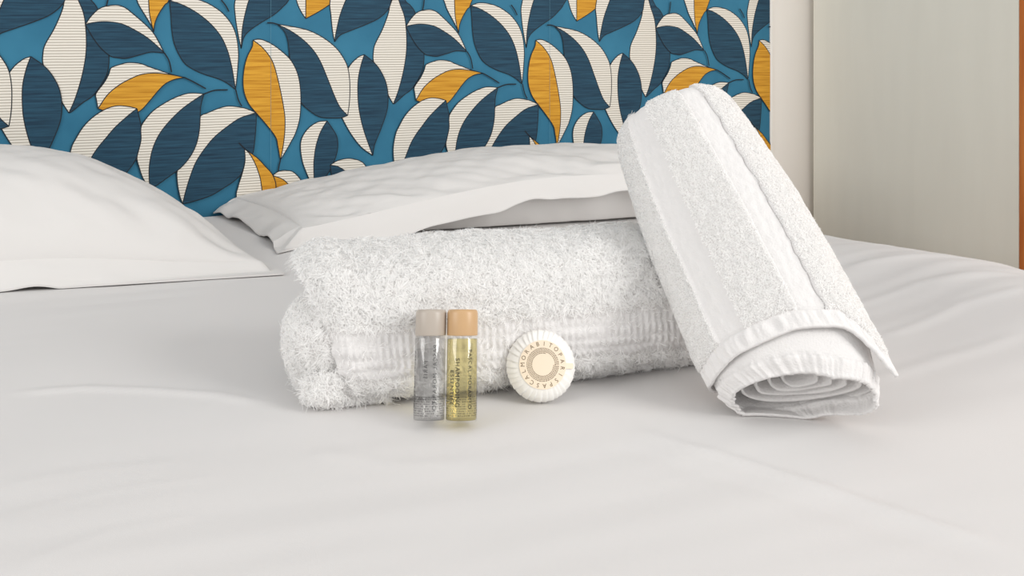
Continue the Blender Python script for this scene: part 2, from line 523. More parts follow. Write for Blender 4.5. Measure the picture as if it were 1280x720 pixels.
STEMS = [cv('B', (1055 - 720, 340), (365, 390), (382, 465)), cv('E', (275, 147), (310, 148), (345, 158)), cv('E', (360, 1028), (352, 1060), (345, 1100)),
         cv('B', (465, 498), (530, 530), (602, 570)), cv('B', (742, 577), (660, 580), (590, 603)), cv('B', (793, 575), (810, 640), (832, 682)),
         cv('B', (700, 0), (728, 35), (750, 75)), cv('A', (700, -60), (693, 0), (684, 38)), cv('F', (92, 402), (112, 422), (130, 440))]
VREP = 0.46


def clip_axis(poly, ax, lim, keep_less):
    out = []
    n = len(poly)
    for i in range(n):
        a = poly[i]; b = poly[(i + 1) % n]
        ia = (a[ax] <= lim) if keep_less else (a[ax] >= lim)
        ib = (b[ax] <= lim) if keep_less else (b[ax] >= lim)
        if ia:
            out.append(a)
        if ia != ib:
            t = (lim - a[ax]) / (b[ax] - a[ax])
            out.append((a[0] + (b[0] - a[0]) * t, a[1] + (b[1] - a[1]) * t))
    return out


def strip_mesh():
    S0 = 0.0555 * WREP
    polys = []
    def outline(c, w):
        c = [np.array(p) for p in c]
        L, R = [], []
        for i in range(len(c)):
            t = c[min(i + 1, len(c) - 1)] - c[max(i - 1, 0)]
            t = t / (np.linalg.norm(t) + 1e-12)
            nn = np.array([-t[1], t[0]])
            L.append(tuple(c[i] + nn * w)); R.append(tuple(c[i] - nn * w))
        return [[L[i], L[i + 1], R[i + 1], R[i]] for i in range(len(c) - 1)]
    lay = 1
    for k, a, b in LEAVES:
        ca = [px_wall(*p) for p in crom(a, 6)]; cb = [px_wall(*p) for p in crom(b, 6)]
        polys.append((k, lay, ca + cb[::-1][1:-1])); lay += 1
        for c in (ca, cb):
            for q in outline(c, 0.0008):
                polys.append((K_, lay, q))
        lay += 1
    for st in STEMS:
        for q in outline([px_wall(*p) for p in crom(st, 6)], 0.0012):
            polys.append((K_, lay, q))
    V, Fc, MI = [], [], []
    ztop, zbot = 1.4, FLOOR
    V += [(0, 0, zbot), (WREP, 0, zbot), (WREP, 0, ztop), (0, 0, ztop)]
    Fc.append((0, 1, 2, 3)); MI.append(0)
    for vs in (-1, 0, 1):
        zlo = -0.13 + vs * 1.0 * VREP
        for sh in (-2, -1, 0, 1, 2):
            for k, l, q in polys:
                q2 = [(p[0] - S0 + sh * WREP, p[1] + vs * VREP) for p in q]
                xs = [p[0] for p in q2]
                if max(xs) <= 0 or min(xs) >= WREP:
                    continue
                q2 = clip_axis(clip_axis(q2, 0, 0.0, False), 0, WREP, True)
                if len(q2) < 3:
                    continue
                o = len(V)
                d = 0.0005 + (l + (vs + 1) * 0.2) * 0.00005
                V += [(p[0], -d, p[1]) for p in q2]
                Fc.append(tuple(range(o, o + len(q2)))); MI.append(k)
    # the pale joint along the strip's edge
    o = len(V)
    V += [(0, -0.0032, zbot), (0.0004, -0.0032, zbot), (0.0004, -0.0032, ztop), (0, -0.0032, ztop)]
    Fc.append((o, o + 1, o + 2, o + 3)); MI.append(5)
    me = bpy.data.meshes.new('wallpaper_strip')
    me.from_pydata(V, [], Fc)
    for m in (M_teal, M_stripe, M_navy, M_gold, M_ink, M_seam):
        me.materials.append(m)
    me.polygons.foreach_set('material_index', np.array(MI, dtype=np.int32))
    me.update()
    return me


wme = strip_mesh()
ang = math.atan2(E2[1], E2[0])
for k in (-4, -3, -2, -1, 0, 1):
    o = bpy.data.objects.new('wallpaper_strip', wme)
    COL.objects.link(o)
    q = wp((0.0555 + k) * WREP, 0.0003, 0)
    o.location = q
    o.rotation_euler = (0, 0, ang)
    o.parent = wall

# ---------------------------------------------------------------- wardrobe
WS = 2.281 * WREP - 0.012
EX = np.array([E2[0], E2[1], 0]); EN = np.array([N2[0], N2[1], 0])
ward = thing('wardrobe', 'grey-beige wardrobe side panel with orange wood front edge, right of the bed', 'wardrobe', wp(WS, 0.0, FLOOR))
bevel(wbox(WS, WS + 0.02, 0.015, 0.559, FLOOR + 0.0, 1.6).build('side_panel', M_panel, ward), 0.001)
bevel(wbox(WS + 0.02, WS + 0.76, 0.015, 0.535, FLOOR + 0.06, 1.6).build('carcass', M_panel, ward), 0.001)
for k in range(2):
    a = WS - 0.001 + k * 0.385
    d_ = bevel(wbox(a, a + 0.38, 0.560, 0.586, FLOOR + 0.04, 1.6).build('door', M_orange, ward), 0.002)
    d_['label'] = 'orange wood door'
    hs = a + (0.34 if k == 0 else 0.04)
    h = bevel(wbox(hs - 0.006, hs + 0.006, 0.586, 0.614, 0.3, 0.48).build('handle', M_steel, d_), 0.003)

# ---------------------------------------------------------------- bed
S_R, S_L = 0.850, -0.955
D_H, D_F = 0.015, 2.05
bed = thing('bed', 'double bed against the leaf patterned wall, under a white sheet', 'bed', wp((S_L + S_R) / 2, (D_H + D_F) / 2, FLOOR))
bevel(wbox(S_L + 0.03, S_R - 0.03, D_H + 0.01, D_F - 0.03, FLOOR + 0.12, FLOOR + 0.27).build('bed_base', M_bedwood, bed), 0.01)
for a in (S_L + 0.08, S_R - 0.13):
    for b in (D_H + 0.05, D_F - 0.13):
        wbox(a, a + 0.05, b, b + 0.05, FLOOR, FLOOR + 0.12).build('leg', M_bedwood, bed)
bevel(wbox(S_L + 0.02, S_R - 0.02, D_H + 0.01, D_F - 0.02, FLOOR + 0.27, -0.03).build('mattress', M_matt, bed), 0.03, 5)


def seg_dist(P, line):
    d = np.full(P.shape[:-1], 1e9); tt = np.zeros(P.shape[:-1]); n = len(line) - 1
    for i in range(n):
        a = line[i]; b = line[i + 1]; ab = b - a
        t = np.clip(((P - a) @ ab) / (ab @ ab), 0, 1)
        dd = np.linalg.norm(P - (a + t[..., None] * ab), axis=-1)
        m = dd < d
        d[m] = dd[m]; tt[m] = ((i + t) / n)[m]
    return d, tt


CREASES = [([(0, 492), (108, 484), (190, 487), (271, 493), (336, 506)], 0.0022, 0.006),
           ([(760, 525), (860, 560), (940, 583), (1080, 627), (1285, 692)], 0.0026, 0.006),
           ([(740, 545), (840, 580), (940, 610), (1080, 652), (1285, 715)], -0.0010, 0.010),
           ([(1050, 352), (1160, 352), (1290, 356)], 0.002, 0.010),
           ([(1030, 392), (1150, 378), (1290, 380)], 0.002, 0.010),
           ([(1090, 425), (1200, 402), (1290, 398)], 0.0015, 0.008),
           ([(1080, 480), (1180, 450), (1290, 432)], 0.0013, 0.010),
           ([(0, 650), (120, 618), (300, 590)], 0.0005, 0.006),
           ([(0, 610), (100, 590), (240, 575)], 0.0004, 0.006),
           ([(20, 715), (130, 668), (260, 640)], 0.0006, 0.006),
           ([(380, 560), (480, 580), (600, 575)], 0.0008, 0.010)]


def sheet_h(X, Y):
    h = 0.0025 * noise(X * 2.6 + 3, Y * 2.6, 3) + 0.0012 * noise(X * 9, Y * 6, 8)
    # long soft pulls across the cover
    a = math.radians(20)
    q = X * math.cos(a) + Y * math.sin(a); r = -X * math.sin(a) + Y * math.cos(a)
    h = h + 0.0011 * noise(q * 3, r * 28, 12) * sstep(-0.1, 0.4, noise(X * 2, Y * 2, 14) + 0.2)
    h = h + 0.0020 * noise(q * 3.5, r * 20, 21) * sstep(0.3, 0.6, X)
    P = np.stack([X, Y], -1)
    for px, A, w in CREASES:
        line = [px_bed(*p)[:2] for p in px]
        d, t = seg_dist(P, line)
        h = h + A * np.exp(-(d / w) ** 2) * sstep(0, 0.15, t) * sstep(1, 0.85, t)
    # flatter where the small things stand
    flat = np.exp(-(((X - 0.03) / 0.22) ** 2 + ((Y - 0.83) / 0.09) ** 2) ** 2)
    return h * (1 - flat)


step = 0.005
su = np.arange(S_L, S_R + 1e-6, step); dv = np.arange(D_H, D_F + 1e-6, step)
SG, DG = np.meshgrid(su, dv, indexing='ij')
XY = O2 + SG[..., None] * E2 + DG[..., None] * N2
R_ = 0.06
hh = sheet_h(XY[..., 0], XY[..., 1])
eR = S_R - SG; eL = SG - S_L; eF = D_F - DG
# rounded rim
def rim(e):
    t = np.clip(e / R_, 0, 1)
    return R_ * (1 - np.sqrt(1 - (1 - t) ** 2 * 0.999))
hh = hh * sstep(0, 0.1, np.minimum(np.minimum(eR, eL), eF)) - rim(eR) - rim(eL) - rim(eF)
hh = hh + (0.000 + 0.036 * sstep(0.50, 0.95, DG)) * np.exp(-((eR - 0.14) / 0.13) ** 2)
hh = hh - 0.013 * np.exp(-((DG - 0.52) / 0.13) ** 2) * np.exp(-((eR - 0.05) / 0.13) ** 2) * sstep(0.5, 0.9, DG)
Pg = np.concatenate([XY, np.maximum(hh, -0.11)[..., None]], -1)
# skirts hanging on three sides
mb = MB()
sk = []
ni, nj = Pg.shape[:2]
ring = [(i, 0) for i in range(0)]
path = [(0, j) for j in range(nj)] + [(i, nj - 1) for i in range(1, ni)] + [(ni - 1, j) for j in range(nj - 2, -1, -1)]
top = np.array([Pg[i, j] for i, j in path])
out = np.array([(-E2 if i == 0 and j < nj - 1 else (E2 if i == ni - 1 and j < nj - 1 else N2)) for i, j in path])
rows = [top]
for z, g in ((-0.07, 0.004), (-0.14, 0.008), (-0.22, 0.012), (-0.30, 0.015)):
    r = top.copy()
    wob = 0.006 * np.sin(np.arange(len(top)) * 0.13) * g / 0.015
    r[:, :2] = top[:, :2] + out * (g + wob)[:, None]
    r[:, 2] = np.minimum(top[:, 2] - 0.005, 0) * 0 + z - 0.04
    rows.append(r)
SKP = np.array(rows)
Vs = np.concatenate([Pg.reshape(-1, 3), SKP[1:].reshape(-1, 3)])
F1 = gfaces(ni, nj)
idx0 = np.array([i * nj + j for i, j in path])
n_ = len(path)
idx = [idx0] + [ni * nj + k * n_ + np.arange(n_) for k in range(4)]
F2 = []
for k in range(4):
    a = idx[k][:-1]; b = idx[k][1:]; c = idx[k + 1][1:]; d = idx[k + 1][:-1]
    F2.append(np.stack([d, c, b, a], -1))
Fs = np.concatenate([F1[:, ::-1]] + F2)
sheet = mk('bed_sheet', Vs, Fs, M_sheet)
sheet['label'] = 'white cotton sheet spread smooth over the bed with faint creases'
sheet['category'] = 'sheet'

# ---------------------------------------------------------------- pillows


def pillow(name, label, s0, s1, d_front, depth, rot, H, seam, flange_w, seed, drop, shR=0.0, shL=0.0, pv=0.6, ph=0.62, wa=1.0):
    """s0..s1 along the wall at the front edge, d_front distance of the front edge off the wall"""
    cs = (s0 + s1) / 2; hs = (s1 - s0) / 2
    hd = depth / 2
    cd = d_front - hd
    base = wp(cs, cd, 0.0)
    t = thing(name, label, 'pillow', base, 'pillows against the patterned wall')
    ca, sa = math.cos(rot), math.sin(rot)

    def plan(U, V):
        a = hs * U * (1 - 0.035 * (1 - V ** 2)); b = hd * V * (1 - 0.05 * (1 - U ** 2))
        a = a - shR * (1 - V) / 2 * (1 + U) / 2 - shL * (1 - V) / 2 * (1 - U) / 2
        a2 = a * ca - b * sa; b2 = np.maximum(a * sa + b * ca, 0.006 - cd)
        q = O2 + (cs + a2)[..., None] * E2 + (cd + b2)[..., None] * N2
        return q, a, b
    nu, nv = 260, 170
    U, V = np.meshgrid(np.sin(np.linspace(-1, 1, nu) * math.pi / 2 * 0.97) / math.sin(math.pi / 2 * 0.97),
                       np.sin(np.linspace(-1, 1, nv) * math.pi / 2 * 0.97) / math.sin(math.pi / 2 * 0.97), indexing='ij')
    q, a, b = plan(U, V)
    g = (1 - np.abs(U) ** 2.6) ** ph * (1 - np.abs(V) ** 2.2) ** np.where(V > 0, pv, 0.6)
    sm = seam(U, V)
    # folds running from the corners and across the case
    w1 = noise(a * 5 + b * 4, b * 20 - a * 11, seed, 2)
    w2 = noise(a * 10 - b * 3, b * 14 + a * 9, seed + 3, 2)
    edge = 1 - g
    wr = wa * (w1 * 0.010 * (0.25 + 0.75 * edge) + w2 * 0.0035) * np.minimum(1, (1 - np.abs(U)) * 9) * np.minimum(1, (1 - np.abs(V)) * 9)
    top = sm + (H - 0.0) * g * (1 + 0.06 * noise(a * 4, b * 4, seed + 9)) + wr
    bot = np.maximum(sm * (1 - g * 1.9) + w2 * 0.006, 0.004)
    bot = np.minimum(bot, top)
    Pt = np.concatenate([q, top[..., None]], -1); Pb = np.concatenate([q, bot[..., None]], -1)
    Vv = np.concatenate([Pt.reshape(-1, 3), Pb.reshape(-1, 3)])
    Ff = np.concatenate([gfaces(nu, nv, flip=True), gfaces(nu, nv) + nu * nv])
    mk('cushion', Vv, Ff, M_case, t)
    # flange: double fabric border all round, hanging to the bed
    pts = []
    NE = 150
    for e in range(4):
        for k in range(NE):
            r = -1 + 2 * k / NE
            pts.append([(r, 1, 0, 1), (1, -r, 1, 0), (-r, -1, 0, -1), (-1, r, -1, 0)][e])
    pts = np.array(pts, float)
    M = 9
    G = np.zeros((M, len(pts), 3))
    for m in range(M):
        f = m / (M - 1)
        Uo, Vo = pts[:, 0], pts[:, 1]
        qq, a_, b_ = plan(Uo, Vo)
        # corner-aware outward direction
        dirx = pts[:, 2].copy(); diry = pts[:, 3].copy()
        cw = np.clip((np.abs(pts[:, 0]) - 0.9) / 0.1, 0, 1) * np.clip((np.abs(pts[:, 1]) - 0.9) / 0.1, 0, 1)
        ox = np.where(np.abs(Uo) >= 1, np.sign(Uo), np.sign(Uo) * np.clip((np.abs(Uo) - 0.93) / 0.07, 0, 1))
        oy = np.where(np.abs(Vo) >= 1, np.sign(Vo), np.sign(Vo) * np.clip((np.abs(Vo) - 0.87) / 0.13, 0, 1))
        hd_, dz = drop(Uo, Vo)
        fw = flange_w * hd_
        o1 = ox * fw * f * ca - oy * fw * f * sa; o2 = ox * fw * f * sa + oy * fw * f * ca
        P2 = qq + o1[:, None] * E2 + o2[:, None] * N2
        P2 = P2 + np.maximum(0.005 + 0.0005 * f - (P2 - O2) @ N2, 0)[:, None] * N2
        z = seam(Uo, Vo) - dz * f ** 1.2 + 0.004 * f * noise(a_ * 16 + b_ * 16, f * 1.5 + Uo * 0, seed + 31) * 2
        G[m] = np.concatenate([P2, np.maximum(z, 0.003 + 0.0 * f)[:, None]], -1)
    mb2 = MB()
    G2 = G.copy(); G2[..., 2] -= 0.0022
    mb2.grid(G, wrap_j=True, flip=False); mb2.grid(G2, wrap_j=True, flip=True)
    mb2.grid(np.stack([G[-1], G2[-1]]), wrap_j=True)
    fl = mb2.build('flange', M_case, t, smooth=True)
    return t


def seamL(U, V):
    return 0.034 - 0.020 * sstep(0.3, 1.0, U) + 0.02 * sstep(-0.2, -1, V)


pillow('pillow', 'plump white pillow at the left edge of the picture, pointed corner near the towels', -0.86, -0.035, 0.425, 0.40, math.radians(7), 0.128, seamL, 0.028, 4,
       lambda U, V: (np.ones_like(U), np.where(V > 0.9, 0.03, 0.02)), shR=0.13, pv=0.66, wa=1.2)


def seamR(U, V):
    return 0.020 + 0.068 * sstep(-1.35, 0.15, U) * (1 - 0.2 * sstep(0, -1, V))


pillow('pillow', 'flatter white pillow behind the lying towel, with its border flap hanging in front', 0.035, 0.80, 0.385, 0.345, math.radians(6), 0.034, seamR, 0.05, 11,
       lambda U, V: (np.where(V > 0.99, 0.30, 0.8), np.where(V > 0.9, 0.030 + 0.010 * sstep(0.2, -0.9, U), 0.02)), shL=0.09, pv=0.95, ph=0.42, wa=1.25)

# ---------------------------------------------------------------- second towel frame (the upright roll), needed first for the press it makes
T2_P0 = np.array([0.232, 0.785, 0.040]); T2_P1 = np.array([0.165, 1.005, 0.232])
T2_L = np.linalg.norm(T2_P1 - T2_P0)
t2w = (T2_P1 - T2_P0) / T2_L
tc_ = np.array([0, 0, HC]) - (T2_P0 + T2_P1) / 2
t2v = tc_ - (tc_ @ t2w) * t2w; t2v /= np.linalg.norm(t2v)
t2u = np.cross(t2w, t2v)
if t2u[0] < 0:
    t2u = -t2u


def t2_a(s):
    return np.interp(s, [-0.1, 0, 0.15, 0.5, 0.8, 1.0], [0.070, 0.071, 0.073, 0.0735, 0.068, 0.061])


def t2_b(s):
    return np.interp(s, [-0.1, 0, 0.15, 0.4, 0.8, 1.0], [0.038, 0.040, 0.046, 0.048, 0.048, 0.044])


def t2_pt(s, th, k=1.0, off=0.0, cap=True):
    s = np.asarray(s, float); th = np.asarray(th, float)
    c = T2_P0 + s[..., None] * (T2_P1 - T2_P0)
    a = t2_a(s); b = t2_b(s)
    ct, st = np.cos(th), np.sin(th)
    e = 0.88
    x = np.sign(ct) * np.abs(ct) ** e * (a * k + off); y = np.sign(st) * np.abs(st) ** e * (b * k + off)
    return c + x[..., None] * t2u + y[..., None] * t2v


# ---------------------------------------------------------------- first towel: thick terry roll lying on the bed
tw1 = thing('rolled_towel', 'thick fluffy white bath towel rolled and lying flat behind the bottles', 'towel', (0.02, 0.90, 0.0))
fx = np.array([-0.24, -0.15, -0.0925, -0.03, 0.068, 0.1766, 0.26])
fy = np.array([0.790, 0.799, 0.794, 0.816, 0.848, 0.885, 0.912])
axd = np.array([0.945, 0.327]); axd /= np.linalg.norm(axd); axn = np.array([-axd[1], axd[0]])
BOT = [(-0.0668, 0.7835), (-0.0408, 0.7835)]     # back lower edge of each bottle, where it leans from
BLEAN = math.radians(15)


def roll1(t, ph, half, ht, x_off=0.0, y_off=0.0, z_off=0.0):
    """t: metres along the roll from its left end; ph 0..2pi round it (0 = front, pi/2 = top)"""
    X = -0.150 + t * axd[0]
    Yf = np.interp(X, fx, fy)
    k = 5
    Yf = (np.interp(X - 0.03, fx, fy) + np.interp(X - 0.015, fx, fy) + Yf + np.interp(X + 0.015, fx, fy) + np.interp(X + 0.03, fx, fy)) / k
    base = np.stack([X, Yf], -1)
    c, s = np.cos(ph), np.sin(ph)
    e = 0.72
    hx = -np.sign(c) * np.abs(c) ** e * half + half
    hz = np.sign(s) * np.abs(s) ** e * ht / 2 + ht / 2
    # the front face slopes back a little
    hx = hx + 0.15 * hz
    q = base + (hx + x_off)[..., None] * axn
    return np.concatenate([q + y_off * axd, (hz + z_off)[..., None]], -1)


def press(P):
    """the soft pile gives way to the bottles in front and to the second towel on top"""
    P = P.copy()
    for bx, by in BOT:
        dx = P[..., 0] - bx; dy = P[..., 1] - by
        dy = P[..., 1] - (by - 0.0125 + P[..., 2] * math.tan(BLEAN))
        r = 0.0145
        m = (np.abs(dx) < r) & (P[..., 2] < 0.092) & (dy < 0.03)
        lim = np.sqrt(np.maximum(r * r - dx * dx, 0))
        P[..., 1] += np.where(m & (dy < lim), lim - dy, 0)
    r = P - T2_P0
    s = (r @ t2w) / T2_L; x = r @ t2u; y = r @ t2v
    a = t2_a(s) + 0.004; b = t2_b(s) + 0.004
    lim = -b * np.sqrt(np.maximum(1 - (x / a) ** 2, 0))
    m = (np.abs(x) < a) & (s > -0.1) & (s < 1.0) & (y > lim) & (y < b * 0.8)
    P = P + np.where(m, lim - y, 0)[..., None] * t2v
    P[..., 2] = np.maximum(P[..., 2], 0.001)
    return P


NT, NP = 330, 300
L1 = 0.405
tt = np.linspace(0, 1, NT)
phv = np.linspace(-math.pi, math.pi, NP, endpoint=False)
TT, PH = np.meshgrid(tt, phv, indexing='ij')
# the left end: the wrap ends in a rounded lip, right end rounded as well
tm = TT * L1
Xw = -0.15 + tm * axd[0]
ht = np.interp(Xw, [-0.2, -0.15, -0.10, -0.03, 0.05, 0.25], [0.108, 0.114, 0.119, 0.124, 0.123, 0.116])
endf = 1 - 0.10 * (1 - np.clip(tm / 0.016, 0, 1)) ** 2 - 0.25 * (1 - np.clip((L1 - tm) / 0.03, 0, 1)) ** 2
endf = endf + 0.07 * np.exp(-((tm - 0.018) / 0.016) ** 2)
half = 0.073 * endf
# the lip of the end runs back and out at the top, in at the bottom
tshift = -0.022 * np.exp(-(tm / 0.05)) * np.sin(PH) + 0.006 * np.exp(-tm / 0.03) * noise(PH * 1.3, PH * 0, 5)
P1 = roll1(tm + tshift, PH, half, ht * (0.5 + 0.5 * endf), x_off=0.073 - half)
band_c = np.interp(Xw, [-0.15, 0.2], [0.042, 0.045])
zz = P1[..., 2]
front = np.cos(PH) > 0.0
bandm = sstep(0.022, 0.026, zz) * sstep(0.070, 0.066, zz) * front
Nn = normals(P1, True)
ctr = P1.mean(axis=1, keepdims=True)
sgn = np.sign(((P1 - ctr) * Nn).sum(-1).mean())
Nn *= sgn
lump = 0.0045 * noise(tm * 11, PH * 1.1, 41, 2) + 0.0016 * noise(tm * 60, PH * 8, 43)
# woven border: rows of little ribs, then slanted ribs
rows_ = [(0.060, 0.0035, 0), (0.0485, 0.0045, 1), (0.0385, 0.0035, 0), (0.030, 0.0035, 2)]
rib = np.zeros_like(zz)
for zc, hw, kind in rows_:
    wv = np.sin(2 * math.pi * (tm / 0.0062 + (0.5 * (zz - zc) / 0.004 if kind == 2 else 0)))
    rib += np.exp(-((zz - zc) / hw) ** 4) * (0.5 + 0.5 * wv) * 0.0017
disp = lump + np.where(bandm > 0, bandm * (rib - 0.0020), 0)
P1 = P1 + Nn * disp[..., None]
P1[..., 2] = np.maximum(P1[..., 2], 0.0012)
P1 = press(P1)
mb = MB()
Fw = gfaces(NT, NP, True, flip=(sgn < 0))
# end caps drawn in as rolled layers
def cap_rings(ring, depth_dir, n=10, dep=0.02):
    c = ring.mean(0)
    rs = []
    for k in range(1, n + 1):
        f = 1 - k / n
        rs.append(c + (ring - c) * f + depth_dir * dep * (0.25 + 0.75 * math.sin(k / n * 9.0) ** 2) * 0.5)
    return np.array(rs)


ax3 = np.array([axd[0], axd[1], 0])
capL = cap_rings(P1[0], ax3, 12, 0.02); capR = cap_rings(P1[-1], -ax3, 12, 0.012)
allP = np.concatenate([capL[::-1], P1, capR])
Fw = gfaces(allP.shape[0], NP, True, flip=(sgn < 0))
wrap = mk('outer_wrap', allP.reshape(-1, 3), Fw, M_flat, tw1)
wgt = 1 - 0.985 * bandm
wgt = wgt * (P1[..., 2] > 0.004) * (0.12 + 0.88 * (np.sin(PH) > -0.95))
wgt = wgt * np.where((np.cos(PH) < -0.55) & (np.sin(PH) < 0.5), 0.1, 1.0)
pile('terry_pile', P1, M_terry, tw1, 200000, 0.0043, 0.00060, wgt, 3, True, sgn, lean=1.1, tuft=0.55)


# the inner roll that pokes out of the left end, and the small tuck under it
def lobe(name, t0, t1, x_c, half, zlo, zhi, seed, count):
    nt, npp = 60, 120
    a, b = np.meshgrid(np.linspace(0, 1, nt), np.linspace(-math.pi, math.pi, npp, endpoint=False), indexing='ij')
    prof = np.sqrt(np.clip(1 - (1 - np.clip(a / 0.45, 0, 1)) ** 2.4, 0, 1))
    prof = np.maximum(prof, 0.02)
    X0 = -0.150; Y0 = float(np.interp(X0, fx, fy))
    c, s = np.cos(b), np.sin(b)
    hx = -np.sign(c) * np.abs(c) ** 0.8 * half * prof
    hz = np.sign(s) * np.abs(s) ** 0.8 * (zhi - zlo) / 2 * prof + (zhi + zlo) / 2
    al = t0 + (t1 - t0) * a
    q = np.array([X0, Y0]) + al[..., None] * axd + (x_c + hx)[..., None] * axn
    P = np.concatenate([q, hz[..., None]], -1)
    n = normals(P, True)
    sg = np.sign(((P - P.mean(axis=1, keepdims=True)) * n).sum(-1).mean())
    P = P + n * sg * (0.006 * noise(a * 2.5, b * 1.2, seed, 2) * prof)[..., None]
    P[..., 2] = np.maximum(P[..., 2], 0.001)
    o = mk(name, P.reshape(-1, 3), gfaces(nt, npp, True, flip=(sg < 0)), M_flat, tw1)
    pile('terry_pile', P, M_terry, tw1, int(count * 1.25), 0.0048, 0.0006, (P[..., 2] > 0.003) * 1.0, seed + 1, True, sg, lean=1.1, tuft=0.55)


lobe('inner_roll', -0.032, 0.06, 0.060, 0.046, 0.006, 0.086, 61, 26000)
lobe('inner_fold', -0.022, 0.05, 0.024, 0.020, 0.000, 0.030, 67, 8000)
lobe('inner_fold', -0.024, 0.05, 0.060, 0.022, 0.000, 0.026, 71, 7000)

# ---------------------------------------------------------------- second towel: rolled, leaning, bands along it
tw2 = thing('rolled_towel', 'white banded towel roll leaning upright against the lying towel, open end down', 'towel', (0.235, 0.80, 0.0))
D2R = math.pi / 180
NS, NH = 260, 900
sv = np.linspace(0, 1, NS); thv = np.linspace(0, 2 * math.pi, NH, endpoint=False)
SV, TH = np.meshgrid(sv, thv, indexing='ij')
TD = TH / D2R
# rim of the outer layer: high at the front, hanging low at the right corner
s_rim = np.interp(thv / D2R, [0, 8, 20, 45, 80, 120, 160, 180, 200, 300, 345, 352, 360],
                  [-0.05, -0.14, -0.09, 0.01, 0.045, 0.05, 0.035, 0.05, 0.06, 0.08, 0.08, 0.01, -0.05])
s_rim = np.convolve(np.r_[s_rim[-10:], s_rim, s_rim[:10]], np.ones(21) / 21, 'valid')
SS = s_rim[None, :] + (1.0 - s_rim[None, :]) * SV
# rounded upper end
ROUND = 0.10
capk = np.where(SS > 1 - ROUND, np.clip(1 - ((SS - (1 - ROUND)) / ROUND) ** 2.6, 0, 1) ** (1 / 2.6) * 0.35 + 0.65, 1.0)
T1, T2, T3, T4 = 127, 104, 74, 54
terry = ((TD > T1) & (TD < 330)) | ((TD > T3) & (TD < T2)) | (TD < T4 - 1) | (TD >= 330)
flatb = sstep(T2, T2 + 1.2, TD) * sstep(T1, T1 - 1.2, TD) + sstep(T3, T3 - 1.2, TD) * sstep(T4, T4 + 1.2, TD)
off = -0.0014 * flatb
off += 0.0016 * np.exp(-((TD - T1 - 0.6) / 0.9) ** 2)
wobT4 = T4 + 1.2 * noise(SS * 18, SS * 0, 5)
off += -0.0040 * np.exp(-((TD - wobT4) / 0.55) ** 2) + 0.0012 * sstep(T4, T4 - 2, TD) * sstep(20, 30, TD)
dist = (SS - s_rim[None, :]) * T2_L            # metres from the rim
hem = sstep(0.017, 0.014, dist)
off = off * (1 - hem)
ruff = 0.0016 * noise(TH * 9, dist * 60, 81) + 0.0009 * noise(TH * 17, dist * 20, 83)
off += ruff * hem * sstep(0.0, 0.005, dist) * sstep(0.017, 0.010, dist)
off += -0.0016 * np.exp(-((dist - 0.0165) / 0.0012) ** 2)
off += 0.0012 * noise(SS * 4 + 3, TH * 1.4, 77, 2) + 0.0006 * noise(SS * 30, TH * 12, 78)
off += 0.001 * np.exp(-(np.minimum(TD, 360 - TD) / 16) ** 2) * sstep(0.14, 0.0, SS)
P2 = t2_pt(SS, TH, 1.0, 0.0)
C2 = T2_P0 + SS[..., None] * (T2_P1 - T2_P0)
rad = P2 - C2
rl = np.linalg.norm(rad, axis=-1, keepdims=True)
P2 = C2 + rad * capk[..., None] + rad / rl * off[..., None]
P2[..., 2] = np.maximum(P2[..., 2], 0.0015)
# inner face of the wrap at the rim
inner = P2[:40] - (rad / rl)[:40] * 0.0028
inner[..., 2] = np.maximum(inner[..., 2], 0.0035)
Cend = T2_P1
rings = []
for k in range(1, 13):
    f = 1 - k / 12.0
    rings.append(Cend + (P2[-1] - Cend) * f + t2w * (-0.0035 + 0.0035 * math.cos(k * 2.1)))
allP = np.concatenate([inner[::-1], P2, np.array(rings)])
n = normals(P2, True)
sg2 = np.sign(((P2 - C2) * n).sum(-1).mean())
mk('outer_wrap', allP.reshape(-1, 3), gfaces(allP.shape[0], NH, True, flip=(sg2 < 0)), M_flat, tw2)
w2 = terry * (1 - hem) * (P2[..., 2] > 0.003) * np.where((TD > 215) & (TD < 325), 0.1, 1.0)
pile('terry_pile', P2, M_terry, tw2, 170000, 0.0019, 0.00055, w2, 91, True, sg2, lean=1.0, tuft=0.25)

# second layer showing below the rim
SV2, TH2 = np.meshgrid(np.linspace(0, 1, 90), thv, indexing='ij')
rim2 = np.interp(thv / D2R, [0, 30, 60, 90, 120, 150, 180, 270, 315, 345, 360], [-0.13, -0.11, -0.09, -0.04, -0.02, -0.01, -0.02, -0.10, -0.155, -0.155, -0.13])
rim2 = np.convolve(np.r_[rim2[-30:], rim2, rim2[:30]], np.ones(61) / 61, 'valid')
S2 = rim2[None, :] + 0.50 * SV2
d2 = (S2 - rim2[None, :]) * T2_L
k2 = 0.93 - 0.05 * sstep(0.02, 0.0, d2)
P3 = t2_pt(S2, TH2, 1.0, -0.006)
C3 = T2_P0 + S2[..., None] * (T2_P1 - T2_P0)
r3 = P3 - C3; rl3 = np.linalg.norm(r3, axis=-1, keepdims=True)
hem2 = sstep(0.015, 0.012, d2)
o3 = hem2 * (0.0016 * noise(TH2 * 7, d2 * 50, 181) + 0.0012 * noise(TH2 * 15, d2 * 20, 14)) - 0.0014 * np.exp(-((d2 - 0.0135) / 0.001) ** 2)
o3 += -0.009 * np.maximum(np.cos(TH2), 0) * sstep(0.06, 0.0, d2)
o3 += -0.006 * sstep(0.012, 0, d2) + 0.0015 * noise(TH2 * 1.7, d2 * 20, 33)
P3 = P3 + r3 / rl3 * o3[..., None]
P3[..., 2] = np.maximum(P3[..., 2], 0.0012)
in3 = P3 - r3 / rl3 * 0.003
in3[..., 2] = np.maximum(in3[..., 2], 0.004)
allP = np.concatenate([in3[::-1], P3])
